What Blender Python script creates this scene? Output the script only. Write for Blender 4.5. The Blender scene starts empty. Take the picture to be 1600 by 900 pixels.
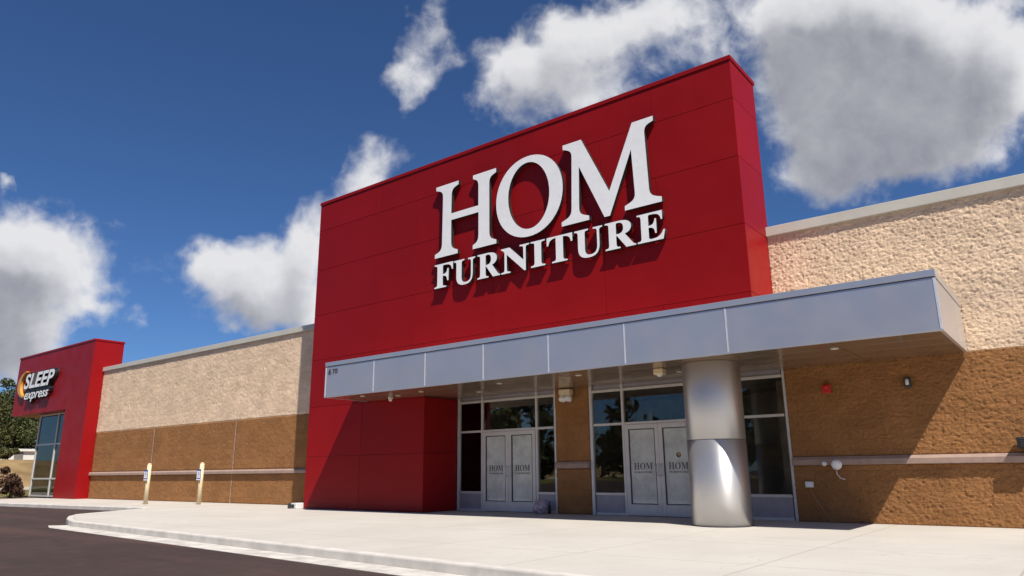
import bpy, bmesh, math, random
import numpy as np
from mathutils import Vector, Matrix
R = math.radians
random.seed(7)
scene = bpy.context.scene
COL = scene.collection

# ------------------------------------------------------------------ helpers
def link(o, parent=None):
    COL.objects.link(o)
    if parent: o.parent = parent
    return o

def tag(o, label=None, cat=None, group=None, kind=None):
    if label: o['label'] = label
    if cat: o['category'] = cat
    if group: o['group'] = group
    if kind: o['kind'] = kind
    return o

def empty(name, loc=(0, 0, 0), label=None, cat=None, group=None):
    o = bpy.data.objects.new(name, None)
    o.location = loc
    o.empty_display_size = .2
    link(o)
    return tag(o, label, cat, group)

def mesh_obj(name, bm, mat, parent=None, bevel=0, smooth=False, org=None):
    me = bpy.data.meshes.new(name)
    bmesh.ops.recalc_face_normals(bm, faces=bm.faces)
    bm.to_mesh(me); bm.free()
    if not isinstance(mat, (list, tuple)): mat = [mat]
    for m in mat: me.materials.append(m)
    if smooth:
        for p in me.polygons: p.use_smooth = True
    o = bpy.data.objects.new(name, me)
    link(o, parent)
    if parent is not None:
        w = Vector((0, 0, 0)); p = parent
        while p: w += p.location; p = p.parent
        me.transform(Matrix.Translation(-w))
    if org is not None:            # put a thing's origin at its own base
        me.transform(Matrix.Translation(-Vector(org))); o.location = org
    if bevel:
        b = o.modifiers.new('bevel', 'BEVEL'); b.width = bevel; b.segments = 2
        b.limit_method = 'ANGLE'; b.angle_limit = R(40)
    return o

def box(bm, x0, x1, y0, y1, z0, z1, mi=0):
    v = [bm.verts.new(p) for p in ((x0,y0,z0),(x1,y0,z0),(x1,y1,z0),(x0,y1,z0),
                                   (x0,y0,z1),(x1,y0,z1),(x1,y1,z1),(x0,y1,z1))]
    for f in ((0,3,2,1),(4,5,6,7),(0,1,5,4),(1,2,6,5),(2,3,7,6),(3,0,4,7)):
        bm.faces.new([v[i] for i in f]).material_index = mi

def boxes(name, lst, mat, parent=None, bevel=0, org=None):
    bm = bmesh.new()
    for b in lst: box(bm, *b)
    return mesh_obj(name, bm, mat, parent, bevel, org=org)

def each(name, lst, mat, parent=None, bevel=0):
    return [boxes(name, [b], mat, parent, bevel) for b in lst]

def cyl(bm, p0, p1, r0, r1=None, n=20, cap=True):
    r1 = r0 if r1 is None else r1
    p0, p1 = Vector(p0), Vector(p1)
    z = (p1-p0).normalized()
    a = z.orthogonal().normalized(); b = z.cross(a)
    A, B = [], []
    for i in range(n):
        t = 2*math.pi*i/n; d = a*math.cos(t)+b*math.sin(t)
        A.append(bm.verts.new(p0+d*r0)); B.append(bm.verts.new(p1+d*r1))
    for i in range(n):
        f = bm.faces.new((A[i], A[(i+1) % n], B[(i+1) % n], B[i])); f.smooth = True
    if cap:
        bm.faces.new(A[::-1]); bm.faces.new(B)

def tube(bm, pts, r, n=8):
    for a, b in zip(pts[:-1], pts[1:]): cyl(bm, a, b, r, n=n)

def lathe(bm, c, axis, prof, n=24):
    c = Vector(c); z = Vector(axis).normalized(); a = z.orthogonal().normalized(); b = z.cross(a)
    rings = []
    for (h, r) in prof:
        rings.append([bm.verts.new(c+z*h+(a*math.cos(2*math.pi*i/n)+b*math.sin(2*math.pi*i/n))*max(r, .0005)) for i in range(n)])
    for r0, r1 in zip(rings[:-1], rings[1:]):
        for i in range(n):
            f = bm.faces.new((r0[i], r0[(i+1) % n], r1[(i+1) % n], r1[i])); f.smooth = True
    bm.faces.new(rings[0][::-1]); bm.faces.new(rings[-1])

def prism_xz(bm, loops, y0, y1):
    """solid letter from closed loops in the XZ plane (first loop outer, others holes)"""
    es = []
    for lp in loops:
        vs = [bm.verts.new((x, y0, z)) for x, z in lp]
        es += [bm.edges.new((vs[i], vs[(i+1) % len(vs)])) for i in range(len(vs))]
    r = bmesh.ops.triangle_fill(bm, use_beauty=True, use_dissolve=False, edges=es)
    fs = [g for g in r['geom'] if isinstance(g, bmesh.types.BMFace)]
    e = bmesh.ops.extrude_face_region(bm, geom=fs)
    vv = [g for g in e['geom'] if isinstance(g, bmesh.types.BMVert)]
    bmesh.ops.translate(bm, verts=vv, vec=(0, y1-y0, 0))

# ------------------------------------------------------------------ materials
class NT:
    def __init__(s, tree): s.t = tree; s.n = tree.nodes; s.l = tree.links
    def new(s, k, **kw):
        n = s.n.new(k)
        for a, v in kw.items(): setattr(n, a, v)
        return n
    def put(s, sock, v):
        if hasattr(v, 'is_linked') or isinstance(v, bpy.types.NodeSocket): s.l.new(v, sock)
        else: sock.default_value = v
    def math(s, op, a, b=0., c=0., clamp=False):
        n = s.new('ShaderNodeMath', operation=op); n.use_clamp = clamp
        s.put(n.inputs[0], a); s.put(n.inputs[1], b); s.put(n.inputs[2], c)
        return n.outputs[0]
    def ramp(s, f, lo, hi, a=0., b=1., smooth=True):
        n = s.new('ShaderNodeMapRange'); n.interpolation_type = 'SMOOTHSTEP' if smooth else 'LINEAR'
        n.clamp = True
        s.put(n.inputs['Value'], f)
        for k, v in zip(('From Min','From Max','To Min','To Max'), (lo, hi, a, b)): s.put(n.inputs[k], v)
        return n.outputs['Result']
    def mix(s, f, a, b, mode='MIX'):
        n = s.new('ShaderNodeMix', data_type='RGBA', blend_type=mode)
        s.put(n.inputs[0], f)
        s.put(n.inputs[6], a if not isinstance(a, tuple) else (*a[:3], 1)); s.put(n.inputs[7], b if not isinstance(b, tuple) else (*b[:3], 1))
        return n.outputs[2]
    def noise(s, vec, scale, detail=4, rough=.55, dist=0):
        n = s.new('ShaderNodeTexNoise')
        n.inputs['Scale'].default_value = scale; n.inputs['Detail'].default_value = detail
        n.inputs['Roughness'].default_value = rough; n.inputs['Distortion'].default_value = dist
        if vec is not None: s.l.new(vec, n.inputs['Vector'])
        return n.outputs['Fac']

def material(name):
    m = bpy.data.materials.new(name); m.use_nodes = True
    t = NT(m.node_tree); b = m.node_tree.nodes['Principled BSDF']
    tc = t.new('ShaderNodeNewGeometry').outputs['Position']
    return m, t, b, tc

def simple(name, col, rough=.5, metal=0, var=.12, scale=3., spec=.5, bump=0, bscale=40, coat=0, stretch=None, rvar=.1):
    m, t, b, pos = material(name)
    if stretch:
        mp = t.new('ShaderNodeMapping'); mp.inputs['Scale'].default_value = stretch
        t.l.new(pos, mp.inputs['Vector']); pos2 = mp.outputs['Vector']
    else: pos2 = pos
    f = t.noise(pos2, scale, 5, .6)
    f = t.ramp(f, .3, .7)
    lo = tuple(c*(1-var) for c in col); hi = tuple(min(1, c*(1+var)) for c in col)
    t.l.new(t.mix(f, lo, hi), b.inputs['Base Color'])
    b.inputs['Metallic'].default_value = metal
    t.l.new(t.ramp(t.noise(pos2, scale*2.7, 4), .3, .7, max(.02, rough-rvar), min(1, rough+rvar)), b.inputs['Roughness'])
    b.inputs['Specular IOR Level'].default_value = spec
    if coat: b.inputs['Coat Weight'].default_value = coat; b.inputs['Coat Roughness'].default_value = .15
    if bump:
        bp = t.new('ShaderNodeBump'); bp.inputs['Strength'].default_value = bump; bp.inputs['Distance'].default_value = .02
        t.l.new(t.noise(pos, bscale, 6, .65), bp.inputs['Height']); t.l.new(bp.outputs['Normal'], b.inputs['Normal'])
    return m

def rough_block(name, col, dark):
    """split-face masonry: speckle, streaky tone, faint coursing"""
    m, t, b, pos = material(name)
    n1 = t.noise(pos, 1.1, 4, .6); n2 = t.noise(pos, 22, 5, .7); n3 = t.noise(pos, 7, 4, .65)
    c = t.mix(t.ramp(n1, .3, .72), tuple(x*.9 for x in col), tuple(x*1.08 for x in col))
    c = t.mix(t.ramp(n2, .48, .75, 0, .5), c, dark)
    c = t.mix(t.ramp(n3, .55, .8, 0, .35), c, tuple(min(1, x*1.3) for x in col))
    # mortar joints of 0.4 x 0.2 m blocks
    sx = t.new('ShaderNodeSeparateXYZ'); t.l.new(pos, sx.inputs[0])
    row = t.math('DIVIDE', sx.outputs['Z'], .2032)
    fr = t.math('FRACT', row)
    hz = t.math('ABSOLUTE', t.math('SUBTRACT', fr, .5))
    half = t.math('MULTIPLY', t.math('FRACT', t.math('MULTIPLY', t.math('FLOOR', row), .5)), 1.0)
    colx = t.math('FRACT', t.math('ADD', t.math('DIVIDE', sx.outputs['X'], .4064), half))
    vx = t.math('ABSOLUTE', t.math('SUBTRACT', colx, .5))
    j = t.math('MAXIMUM', t.ramp(hz, .455, .485), t.ramp(vx, .48, .494))
    c = t.mix(t.math('MULTIPLY', j, .13), c, dark)
    cell = t.new('ShaderNodeCombineXYZ'); t.l.new(t.math('FLOOR', t.math('ADD', t.math('DIVIDE', sx.outputs['X'], .4064), half)), cell.inputs[0]); t.l.new(t.math('FLOOR', row), cell.inputs[1])
    wn = t.new('ShaderNodeTexWhiteNoise', noise_dimensions='2D'); t.l.new(cell.outputs[0], wn.inputs['Vector'])
    hv = t.new('ShaderNodeHueSaturation'); t.l.new(c, hv.inputs['Color']); t.l.new(t.ramp(wn.outputs['Value'], 0, 1, .93, 1.07, False), hv.inputs['Value']); c = hv.outputs[0]
    mp = t.new('ShaderNodeMapping'); mp.inputs['Scale'].default_value = (1.6, 1, .22); t.l.new(pos, mp.inputs['Vector'])
    c = t.mix(t.ramp(t.noise(mp.outputs[0], 1.3, 5, .6), .56, .8, 0, .22), c, dark)
    t.l.new(c, b.inputs['Base Color'])
    b.inputs['Roughness'].default_value = .92; b.inputs['Specular IOR Level'].default_value = .2
    bp = t.new('ShaderNodeBump'); bp.inputs['Strength'].default_value = .7; bp.inputs['Distance'].default_value = .03
    h = t.math('ADD', t.math('MULTIPLY', t.noise(pos, 30, 7, .72), 1.0), t.math('MULTIPLY', j, -.18))
    t.l.new(h, bp.inputs['Height']); t.l.new(bp.outputs['Normal'], b.inputs['Normal'])
    return m

M = {}
M['beige'] = rough_block('beige_split_block', (.84, .625, .43), (.5, .34, .21))
M['brown'] = rough_block('brown_split_block', (.335, .158, .06), (.14, .06, .021))
M['belt'] = simple('belt_stone', (.36, .25, .2), .8, var=.1, scale=6, bump=.15)
M['coping'] = simple('coping_metal', (.58, .55, .47), .45, var=.05, scale=2)
M['red'] = simple('red_panel', (.262, .005, .0065), .45, var=.05, scale=.5, spec=.17, rvar=.05)
_t = NT(M['red'].node_tree); _b = M['red'].node_tree.nodes['Principled BSDF']
_c = _b.inputs['Base Color'].links[0].from_socket
_h = _t.new('ShaderNodeHueSaturation'); _t.l.new(_c, _h.inputs['Color'])
_t.l.new(_t.ramp(_t.new('ShaderNodeNewGeometry').outputs['Random Per Island'], 0, 1, .94, 1.07, False), _h.inputs['Value']); _t.l.new(_h.outputs[0], _b.inputs['Base Color'])
_p = _t.new('ShaderNodeBump'); _p.inputs['Strength'].default_value = .25; _p.inputs['Distance'].default_value = .05
_t.l.new(_t.noise(_t.new('ShaderNodeNewGeometry').outputs['Position'], .7, 2), _p.inputs['Height']); _t.l.new(_p.outputs[0], _b.inputs['Normal'])
M['redgap'] = simple('red_panel_gap', (.1, .006, .008), .7)
M['silver'] = simple('silver_panel', (.63, .605, .605), .33, metal=.68, var=.03, scale=.8, rvar=.05)
M['alum'] = simple('aluminium_trim', (.74, .74, .76), .4, metal=.35, var=.05)
M['soffit'] = simple('soffit_panel', (.33, .235, .16), .2, metal=.6, var=.06, scale=1.2, rvar=.05)
M['column'] = simple('column_metal', (.68, .67, .66), .47, metal=.86, var=.02, scale=.6, rvar=.02)
_t = NT(M['column'].node_tree); _tg = _t.new('ShaderNodeTangent', direction_type='RADIAL', axis='Z')
_b = M['column'].node_tree.nodes['Principled BSDF']; _b.inputs['Anisotropic'].default_value = .8
_b.inputs['Anisotropic Rotation'].default_value = .25
_t.l.new(_tg.outputs[0], _b.inputs['Tangent'])
M['frame'] = simple('storefront_frame', (.66, .62, .58), .42, metal=.15, var=.05)
M['kick'] = simple('kick_panel', (.36, .33, .36), .5, metal=.15, var=.08, scale=4)
M['dark'] = simple('dark_interior', (.52, .45, .37), .8, var=.25, scale=1.3)
M['intfloor'] = simple('interior_floor', (.4, .36, .31), .35, var=.2, scale=2)
M['black'] = simple('black_metal', (.02, .02, .022), .45)
M['darkgrey'] = simple('dark_grey', (.05, .045, .045), .6)
M['white'] = simple('white_acrylic', (.89, .88, .86), .4, var=.03, scale=5)
M['whitepaint'] = simple('white_paint', (.7, .69, .66), .5, var=.08, scale=9)
M['gold'] = simple('gold_acrylic', (.6, .31, .05), .4, var=.08)
M['alarm'] = simple('red_plastic', (.55, .02, .015), .4)
M['cream'] = simple('cream_post', (.70, .57, .36), .55, var=.08, scale=7)
M['blue'] = simple('blue_sign', (.04, .07, .38), .4)
M['letteredge'] = simple('letter_return', (.02, .016, .016), .5)
M['bark'] = simple('bark', (.09, .065, .045), .9, scale=6, var=.3, bump=.4)
M['pink'] = simple('pale_pink_plastic', (.5, .38, .4), .4, var=.35, scale=14)
M['housewall'] = simple('house_wall', (.72, .69, .62), .8, var=.06)
M['houseroof'] = simple('house_roof', (.2, .18, .16), .8, var=.15)
M['windowdark'] = simple('house_window', (.03, .035, .04), .15)
M['roofing'] = simple('roof_membrane', (.4, .4, .4), .8)

def concrete():
    m, t, b, pos = material('concrete')
    n1 = t.noise(pos, .35, 6, .65); n2 = t.noise(pos, 5, 6, .7); n3 = t.noise(pos, 60, 3)
    c = t.mix(t.ramp(n1, .3, .7), (.485, .45, .40), (.55, .515, .46))
    c = t.mix(t.ramp(n2, .5, .8, 0, .35), c, (.38, .345, .30))
    c = t.mix(t.ramp(n3, .5, .8, 0, .2), c, (.34, .31, .27))
    # saw-cut joints every 1.85 m
    sx = t.new('ShaderNodeSeparateXYZ'); t.l.new(pos, sx.inputs[0])
    def joint(o, off, sp):
        f = t.math('FRACT', t.math('ADD', t.math('DIVIDE', o, sp), off))
        return t.ramp(t.math('ABSOLUTE', t.math('SUBTRACT', f, .5)), .4925, .4965)
    j = t.math('MAXIMUM', joint(sx.outputs['X'], .37, 2.4), joint(sx.outputs['Y'], .12, 2.4))
    mp = t.new('ShaderNodeMapping'); mp.inputs['Scale'].default_value = (.5, 1.6, 1); mp.inputs['Rotation'].default_value = (0, 0, .4); t.l.new(pos, mp.inputs['Vector'])
    st = t.noise(mp.outputs[0], .8, 7, .68, .5)
    c = t.mix(t.ramp(st, .56, .78, 0, .38), c, (.36, .325, .28))
    sp = t.noise(pos, 9, 3, .6)
    c = t.mix(t.ramp(sp, .70, .74, 0, .4), c, (.24, .22, .2))
    vo = t.new('ShaderNodeTexVoronoi', feature='DISTANCE_TO_EDGE'); vo.inputs['Scale'].default_value = .22
    wv = t.new('ShaderNodeVectorMath', operation='ADD'); t.l.new(pos, wv.inputs[0])
    nz = t.new('ShaderNodeTexNoise'); nz.inputs['Scale'].default_value = 1.6; nz.inputs['Detail'].default_value = 6; t.l.new(pos, nz.inputs['Vector']); t.l.new(nz.outputs['Color'], wv.inputs[1])
    t.l.new(wv.outputs[0], vo.inputs['Vector'])
    ck = t.math('MULTIPLY', t.ramp(vo.outputs['Distance'], .0012, .0035, 1, 0), t.ramp(n1, .46, .6))
    c = t.mix(t.math('MULTIPLY', ck, .2), c, (.2, .18, .16))
    c = t.mix(t.math('MULTIPLY', j, .5), c, (.28, .25, .22))
    t.l.new(c, b.inputs['Base Color']); b.inputs['Roughness'].default_value = .88
    b.inputs['Specular IOR Level'].default_value = .25
    bp = t.new('ShaderNodeBump'); bp.inputs['Strength'].default_value = .12; bp.inputs['Distance'].default_value = .01
    t.l.new(t.math('SUBTRACT', n2, j), bp.inputs['Height']); t.l.new(bp.outputs['Normal'], b.inputs['Normal'])
    return m
M['concrete'] = concrete()
M['kerb'] = simple('kerb_concrete', (.58, .54, .49), .85, var=.12, scale=2.5, bump=.15, bscale=30)
M['gutter'] = simple('gutter_concrete', (.54, .505, .455), .85, var=.2, scale=3, bump=.12, bscale=30)

def asphalt():
    m, t, b, pos = material('asphalt')
    n1 = t.noise(pos, .22, 6, .65, .6); n2 = t.noise(pos, 2.2, 6, .7); n3 = t.noise(pos, 120, 2)
    mp = t.new('ShaderNodeMapping'); mp.inputs['Scale'].default_value = (.12, .9, 1); t.l.new(pos, mp.inputs['Vector'])
    n4 = t.noise(mp.outputs['Vector'], 1.0, 5, .6)
    c = t.mix(t.ramp(n1, .3, .7), (.041, .026, .022), (.058, .037, .031))
    c = t.mix(t.ramp(n2, .5, .75, 0, .7), c, (.085, .053, .044))
    c = t.mix(t.ramp(n4, .5, .7, 0, .75), c, (.085, .047, .038))
    c = t.mix(t.ramp(n3, .55, .75, 0, .5), c, (.10, .076, .066))
    vo = t.new('ShaderNodeTexVoronoi', feature='DISTANCE_TO_EDGE'); vo.inputs['Scale'].default_value = .35
    wv = t.new('ShaderNodeVectorMath', operation='ADD'); t.l.new(pos, wv.inputs[0])
    nz = t.new('ShaderNodeTexNoise'); nz.inputs['Scale'].default_value = 1.3; nz.inputs['Detail'].default_value = 7; t.l.new(pos, nz.inputs['Vector']); t.l.new(nz.outputs['Color'], wv.inputs[1])
    t.l.new(wv.outputs[0], vo.inputs['Vector'])
    ck = t.math('MULTIPLY', t.ramp(vo.outputs['Distance'], .003, .009, 1, 0), t.ramp(n1, .48, .6))
    c = t.mix(t.math('MULTIPLY', ck, .7), c, (.02, .015, .013))
    oil = t.noise(pos, .9, 3, .5)
    c = t.mix(t.ramp(oil, .66, .74, 0, .5), c, (.025, .018, .016))
    t.l.new(c, b.inputs['Base Color']); b.inputs['Roughness'].default_value = .85
    b.inputs['Specular IOR Level'].default_value = .3
    bp = t.new('ShaderNodeBump'); bp.inputs['Strength'].default_value = .5; bp.inputs['Distance'].default_value = .012
    t.l.new(t.noise(pos, 70, 3, .7), bp.inputs['Height']); t.l.new(bp.outputs['Normal'], b.inputs['Normal'])
    return m
M['asphalt'] = asphalt()
M['grass'] = simple('lawn_grass', (.17, .145, .045), .95, var=.4, scale=.35, spec=.1, bump=.6, bscale=14)
M['drygrass'] = simple('dry_bank', (.26, .175, .085), .95, var=.3, scale=.3, spec=.1, bump=.6, bscale=9)
M['mulch'] = simple('mulch', (.16, .105, .06), .95, var=.35, scale=6, bump=.8, bscale=25)
M['path'] = simple('path_concrete', (.55, .5, .38), .9, var=.08)

def leaves(name, c1, c2):
    m, t, b, pos = material(name)
    oi = t.new('ShaderNodeNewGeometry').outputs['Random Per Island']
    t.l.new(t.mix(oi, c1, c2), b.inputs['Base Color'])
    b.inputs['Roughness'].default_value = .7; b.inputs['Specular IOR Level'].default_value = .25
    return m
M['leaf'] = leaves('leaf_dark', (.028, .04, .012), (.10, .105, .035))
M['leaf2'] = leaves('leaf_olive', (.04, .045, .014), (.13, .12, .04))
M['barberry'] = leaves('leaf_barberry', (.05, .018, .014), (.10, .06, .035))

def glass(name, tint, refl=1.0):
    m = bpy.data.materials.new(name); m.use_nodes = True
    t = NT(m.node_tree); t.n.clear()
    out = t.new('ShaderNodeOutputMaterial'); mx = t.new('ShaderNodeMixShader')
    tr = t.new('ShaderNodeBsdfTransparent'); tr.inputs[0].default_value = (*tint, 1)
    gl = t.new('ShaderNodeBsdfGlossy'); gl.inputs['Roughness'].default_value = .012; gl.inputs[0].default_value = (.92, .95, .95, 1)
    fr = t.new('ShaderNodeFresnel'); fr.inputs[0].default_value = 1.55
    bp = t.new('ShaderNodeBump'); bp.inputs['Strength'].default_value = .03; bp.inputs['Distance'].default_value = .05
    pos = t.new('ShaderNodeNewGeometry').outputs['Position']
    t.l.new(t.noise(pos, .9, 2), bp.inputs['Height']); t.l.new(bp.outputs[0], gl.inputs['Normal'])
    t.l.new(t.math('MULTIPLY', fr.outputs[0], 1.9*refl, clamp=True), mx.inputs[0])
    t.l.new(tr.outputs[0], mx.inputs[1]); t.l.new(gl.outputs[0], mx.inputs[2]); t.l.new(mx.outputs[0], out.inputs[0])
    return m
M['glass'] = glass('window_glass', (.86, .86, .83), .55)
M['glassdark'] = glass('tinted_glass', (.3, .31, .31), .5)
M['doorfilm'] = simple('door_film', (.62, .62, .57), .3, var=.14, scale=2.6, spec=.5, rvar=.05, coat=1)
M['doorfilm'].node_tree.nodes['Principled BSDF'].inputs['Coat Roughness'].default_value = .015
M['doorink'] = simple('door_lettering', (.13, .11, .1), .5)
M['sheet'] = simple('white_paper', (.62, .63, .60), .5, var=.1, scale=5)

# ------------------------------------------------------------------ text (built-in face)
def text_mesh(body, extrude, shear=0., offset=0.):
    c = bpy.data.curves.new('text_tmp', 'FONT'); c.body = body
    c.extrude = extrude/2; c.shear = shear; c.offset = offset; c.resolution_u = 5
    o = bpy.data.objects.new('text_tmp', c); COL.objects.link(o)
    dg = bpy.context.evaluated_depsgraph_get()
    me = bpy.data.meshes.new_from_object(o.evaluated_get(dg))
    bpy.data.objects.remove(o); bpy.data.curves.remove(c)
    return me

def place_text(name, body, x0, x1, z0, z1, yf, depth, mats, parent=None, shear=0., offset=0., facemats=False):
    """fit the text's own bounding box to x0..x1, z0..z1; front face at y=yf"""
    me = text_mesh(body, 1.0, shear, offset)
    n = len(me.vertices); co = np.empty(n*3); me.vertices.foreach_get('co', co); co = co.reshape(-1, 3)
    lo, hi = co.min(0), co.max(0)
    X = x0+(co[:, 0]-lo[0])/(hi[0]-lo[0])*(x1-x0)
    Z = z0+(co[:, 1]-lo[1])/(hi[1]-lo[1])*(z1-z0)
    Y = yf+(hi[2]-co[:, 2])/(hi[2]-lo[2])*depth
    me.vertices.foreach_set('co', np.stack([X, Y, Z], 1).ravel()); me.update()
    me.materials.clear()
    for m in mats: me.materials.append(m)
    if facemats and len(mats) > 1:
        for p in me.polygons:
            p.material_index = 0 if abs(p.normal.y) > .8 else 1
    else:
        for p in me.polygons: p.material_index = 0
    me.name = name
    o = bpy.data.objects.new(name, me); link(o, parent)
    if parent is not None:
        w = Vector((0, 0, 0)); q = parent
        while q: w += q.location; q = q.parent
        me.transform(Matrix.Translation(-w))
    return o

# ------------------------------------------------------------------ building numbers (metres; wall plane y=0, pavement z=0)
RX0, RX1, RXE, RY, RZ = -10.34, 4.40, -5.10, -1.36, 10.21
CX0, CX1, CY, CZ0, CZ1 = -7.56, 7.92, -2.92, 3.15, 4.16
SX0, SX1, SY, SYB, SZ = -39.05, -29.18, -.59, .83, 7.79
WZR, WZL, BZR, BZL = 6.41, 6.37, 3.176, 3.127

store = empty('store_building', (-8, 0, 0), 'long beige and brown block store with a tall red entrance box and grey canopy', 'building')

# --- value noise in numpy for the split-face relief
def vnoise(x, y, seed):
    rs = np.random.RandomState(seed); T = rs.rand(256, 256)
    xi = np.floor(x).astype(int); yi = np.floor(y).astype(int); fx = x-xi; fy = y-yi
    fx = fx*fx*(3-2*fx); fy = fy*fy*(3-2*fy)
    g = lambda a, b: T[a % 256, b % 256]
    return (g(xi, yi)*(1-fx)+g(xi+1, yi)*fx)*(1-fy)+(g(xi, yi+1)*(1-fx)+g(xi+1, yi+1)*fx)*fy

def chips(X, Z, fx, fz, seed, tilt):
    """broken-stone facets: every cell is a small tilted plane"""
    rs = np.random.RandomState(seed); T = rs.rand(256, 256, 5)
    x = X*fx; z = Z*fz; xi = np.floor(x).astype(int); zi = np.floor(z).astype(int)
    best = np.full(x.shape, 9.); out = np.zeros(x.shape)
    for i in (-1, 0, 1):
        for j in (-1, 0, 1):
            q = T[(xi+i) % 256, (zi+j) % 256]
            dx = x-(xi+i+q[..., 0]); dz = z-(zi+j+q[..., 1]); d = dx*dx+dz*dz
            hh = (q[..., 2]-.5)*.5+tilt*((q[..., 3]-.5)*dx+(q[..., 4]-.5)*dz)-.35*d
            m = d < best; best = np.where(m, d, best); out = np.where(m, hh, out)
    return out

def relief(X, Z, amp):
    wx = X+.05*vnoise(X*9, Z*9, 8); wz = Z+.05*vnoise(X*9, Z*9, 9)
    n = chips(wx+.3*wz, wz, 11, 15, 5, 1.6)*.42+chips(wx, wz-.2*wx, 23, 31, 6, 1.7)*.5+.16*(vnoise(X*2.2, Z*3, 2)-.5)+.22*vnoise(X*34, Z*36, 4)
    return amp*n

def relief_soft(X, Z, amp):
    r = 1-np.abs(2*vnoise(X*5.5+Z*2.0, Z*7.5-X*1.5, 1)-1)
    n = .5*vnoise(X*4.2, Z*6, 2)+.45*r+.35*vnoise(X*11, Z*13, 3)+.18*vnoise(X*24, Z*26, 4)
    return amp*(n-.25)

def rough_wall(name, x0, x1, z0, z1, step, amp, mat, y=0., parent=store):
    nx = max(2, int((x1-x0)/step)); nz = max(2, int((z1-z0)/step))
    xs = np.linspace(x0, x1, nx+1); zs = np.linspace(z0, z1, nz+1)
    X, Z = np.meshgrid(xs, zs)
    Yv = y-relief(X, Z, amp)+amp*.4
    V = np.stack([X, Yv, Z], -1).reshape(-1, 3).tolist()
    F = [(j*(nx+1)+i, j*(nx+1)+i+1, (j+1)*(nx+1)+i+1, (j+1)*(nx+1)+i) for j in range(nz) for i in range(nx)]
    # skirt back into the masonry
    per = [i for i in range(nx+1)]+[j*(nx+1)+nx for j in range(1, nz+1)]+[nz*(nx+1)+i for i in range(nx-1, -1, -1)]+[j*(nx+1) for j in range(nz-1, 0, -1)]
    base = len(V)
    for k in per: V.append([V[k][0], y+.2, V[k][2]])
    m = len(per)
    for k in range(m): F.append((per[(k+1) % m], per[k], base+k, base+(k+1) % m))
    F.append(tuple(base+k for k in range(m))[::-1])
    me = bpy.data.meshes.new(name); me.from_pydata(V, [], F); me.materials.append(mat)
    me.polygons.foreach_set('use_smooth', [True]*len(F))
    o = bpy.data.objects.new(name, me); link(o, parent)
    w = parent.location; me.transform(Matrix.Translation(-w))
    return o

XE = 11.0
rough_wall('upper_wall', RX1, XE, BZR+.003, WZR-.235, .019, .032, M['beige'])
rough_wall('lower_wall', 4.47, XE, 1.295, BZR, .019, .029, M['brown'])
rough_wall('lower_wall', 4.47, XE, 0.0, 1.12, .019, .029, M['brown'])
rough_wall('upper_wall', SX1, RX0, BZL+.003, WZL-.215, .045, .032, M['beige'])
# left lower wall is divided by two vertical control joints
jx = [SX1, -23.26, -16.77, RX0]
for a, b in zip(jx[:-1], jx[1:]):
    rough_wall('lower_wall', a+.02, b-.02, 1.245, BZL, .045, .032, M['brown'])
    rough_wall('lower_wall', a+.02, b-.02, 0.0, 1.08, .045, .032, M['brown'])
each('control_joint', [(x-.02, x+.02, .0, .19, 0, BZL-.002) for x in jx[1:3]], M['belt'], store)
pier = rough_wall('lower_wall', -1.585, -.55, 0.0, 1.12, .05, .05, M['brown'])
rough_wall('lower_wall', -1.585, -.55, 1.295, CZ0+.1, .05, .05, M['brown'])

def belt(x0, x1, z0, z1):
    bm = bmesh.new()
    prof = [(.15, z0), (-.075, z0), (-.085, z0+.012), (-.085, z1-.06), (-.03, z1), (.15, z1)]
    A = [bm.verts.new((x0, y, z)) for y, z in prof]; B = [bm.verts.new((x1, y, z)) for y, z in prof]
    n = len(prof)
    for i in range(n): bm.faces.new((A[i], A[(i+1) % n], B[(i+1) % n], B[i]))
    bm.faces.new(A); bm.faces.new(B[::-1])
    return mesh_obj('belt_course', bm, M['belt'], store)
belt(4.475, XE, 1.123, 1.292); belt(-1.58, -.555, 1.123, 1.292); belt(SX1, RX0, 1.083, 1.242)

# copings: flashed cap with a drip gap below
boxes('coping', [(RX1+.003, XE, -.06, .34, WZR-.22, WZR), (RX1+.003, XE, -.01, .3, WZR-.236, WZR-.222)], M['coping'], store, .012)
boxes('coping', [(SX1+.003, RX0-.003, -.06, .34, WZL-.2, WZL), (SX1+.003, RX0-.003, -.01, .3, WZL-.216, WZL-.202)], M['coping'], store, .012)
# body behind the front
boxes('roof', [(-36.6, XE, .36, 40, 5.75, 5.9)], M['roofing'], store)
boxes('rear_wall', [(-36.6, XE, 39.8, 40, 0, 5.74), (XE-.2, XE, .21, 39.79, 0, 6.1), (-36.6, -36.4, .9, 39.79, 0, 5.74),
                    (RX1-.3, XE-.21, .21, .35, 3.3, 6.3), (4.6, XE-.21, .21, .35, 0, 3.29), (SX1-.5, RX0+.3, .21, .35, 0, 6.3)], M['housewall'], store)

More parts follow.
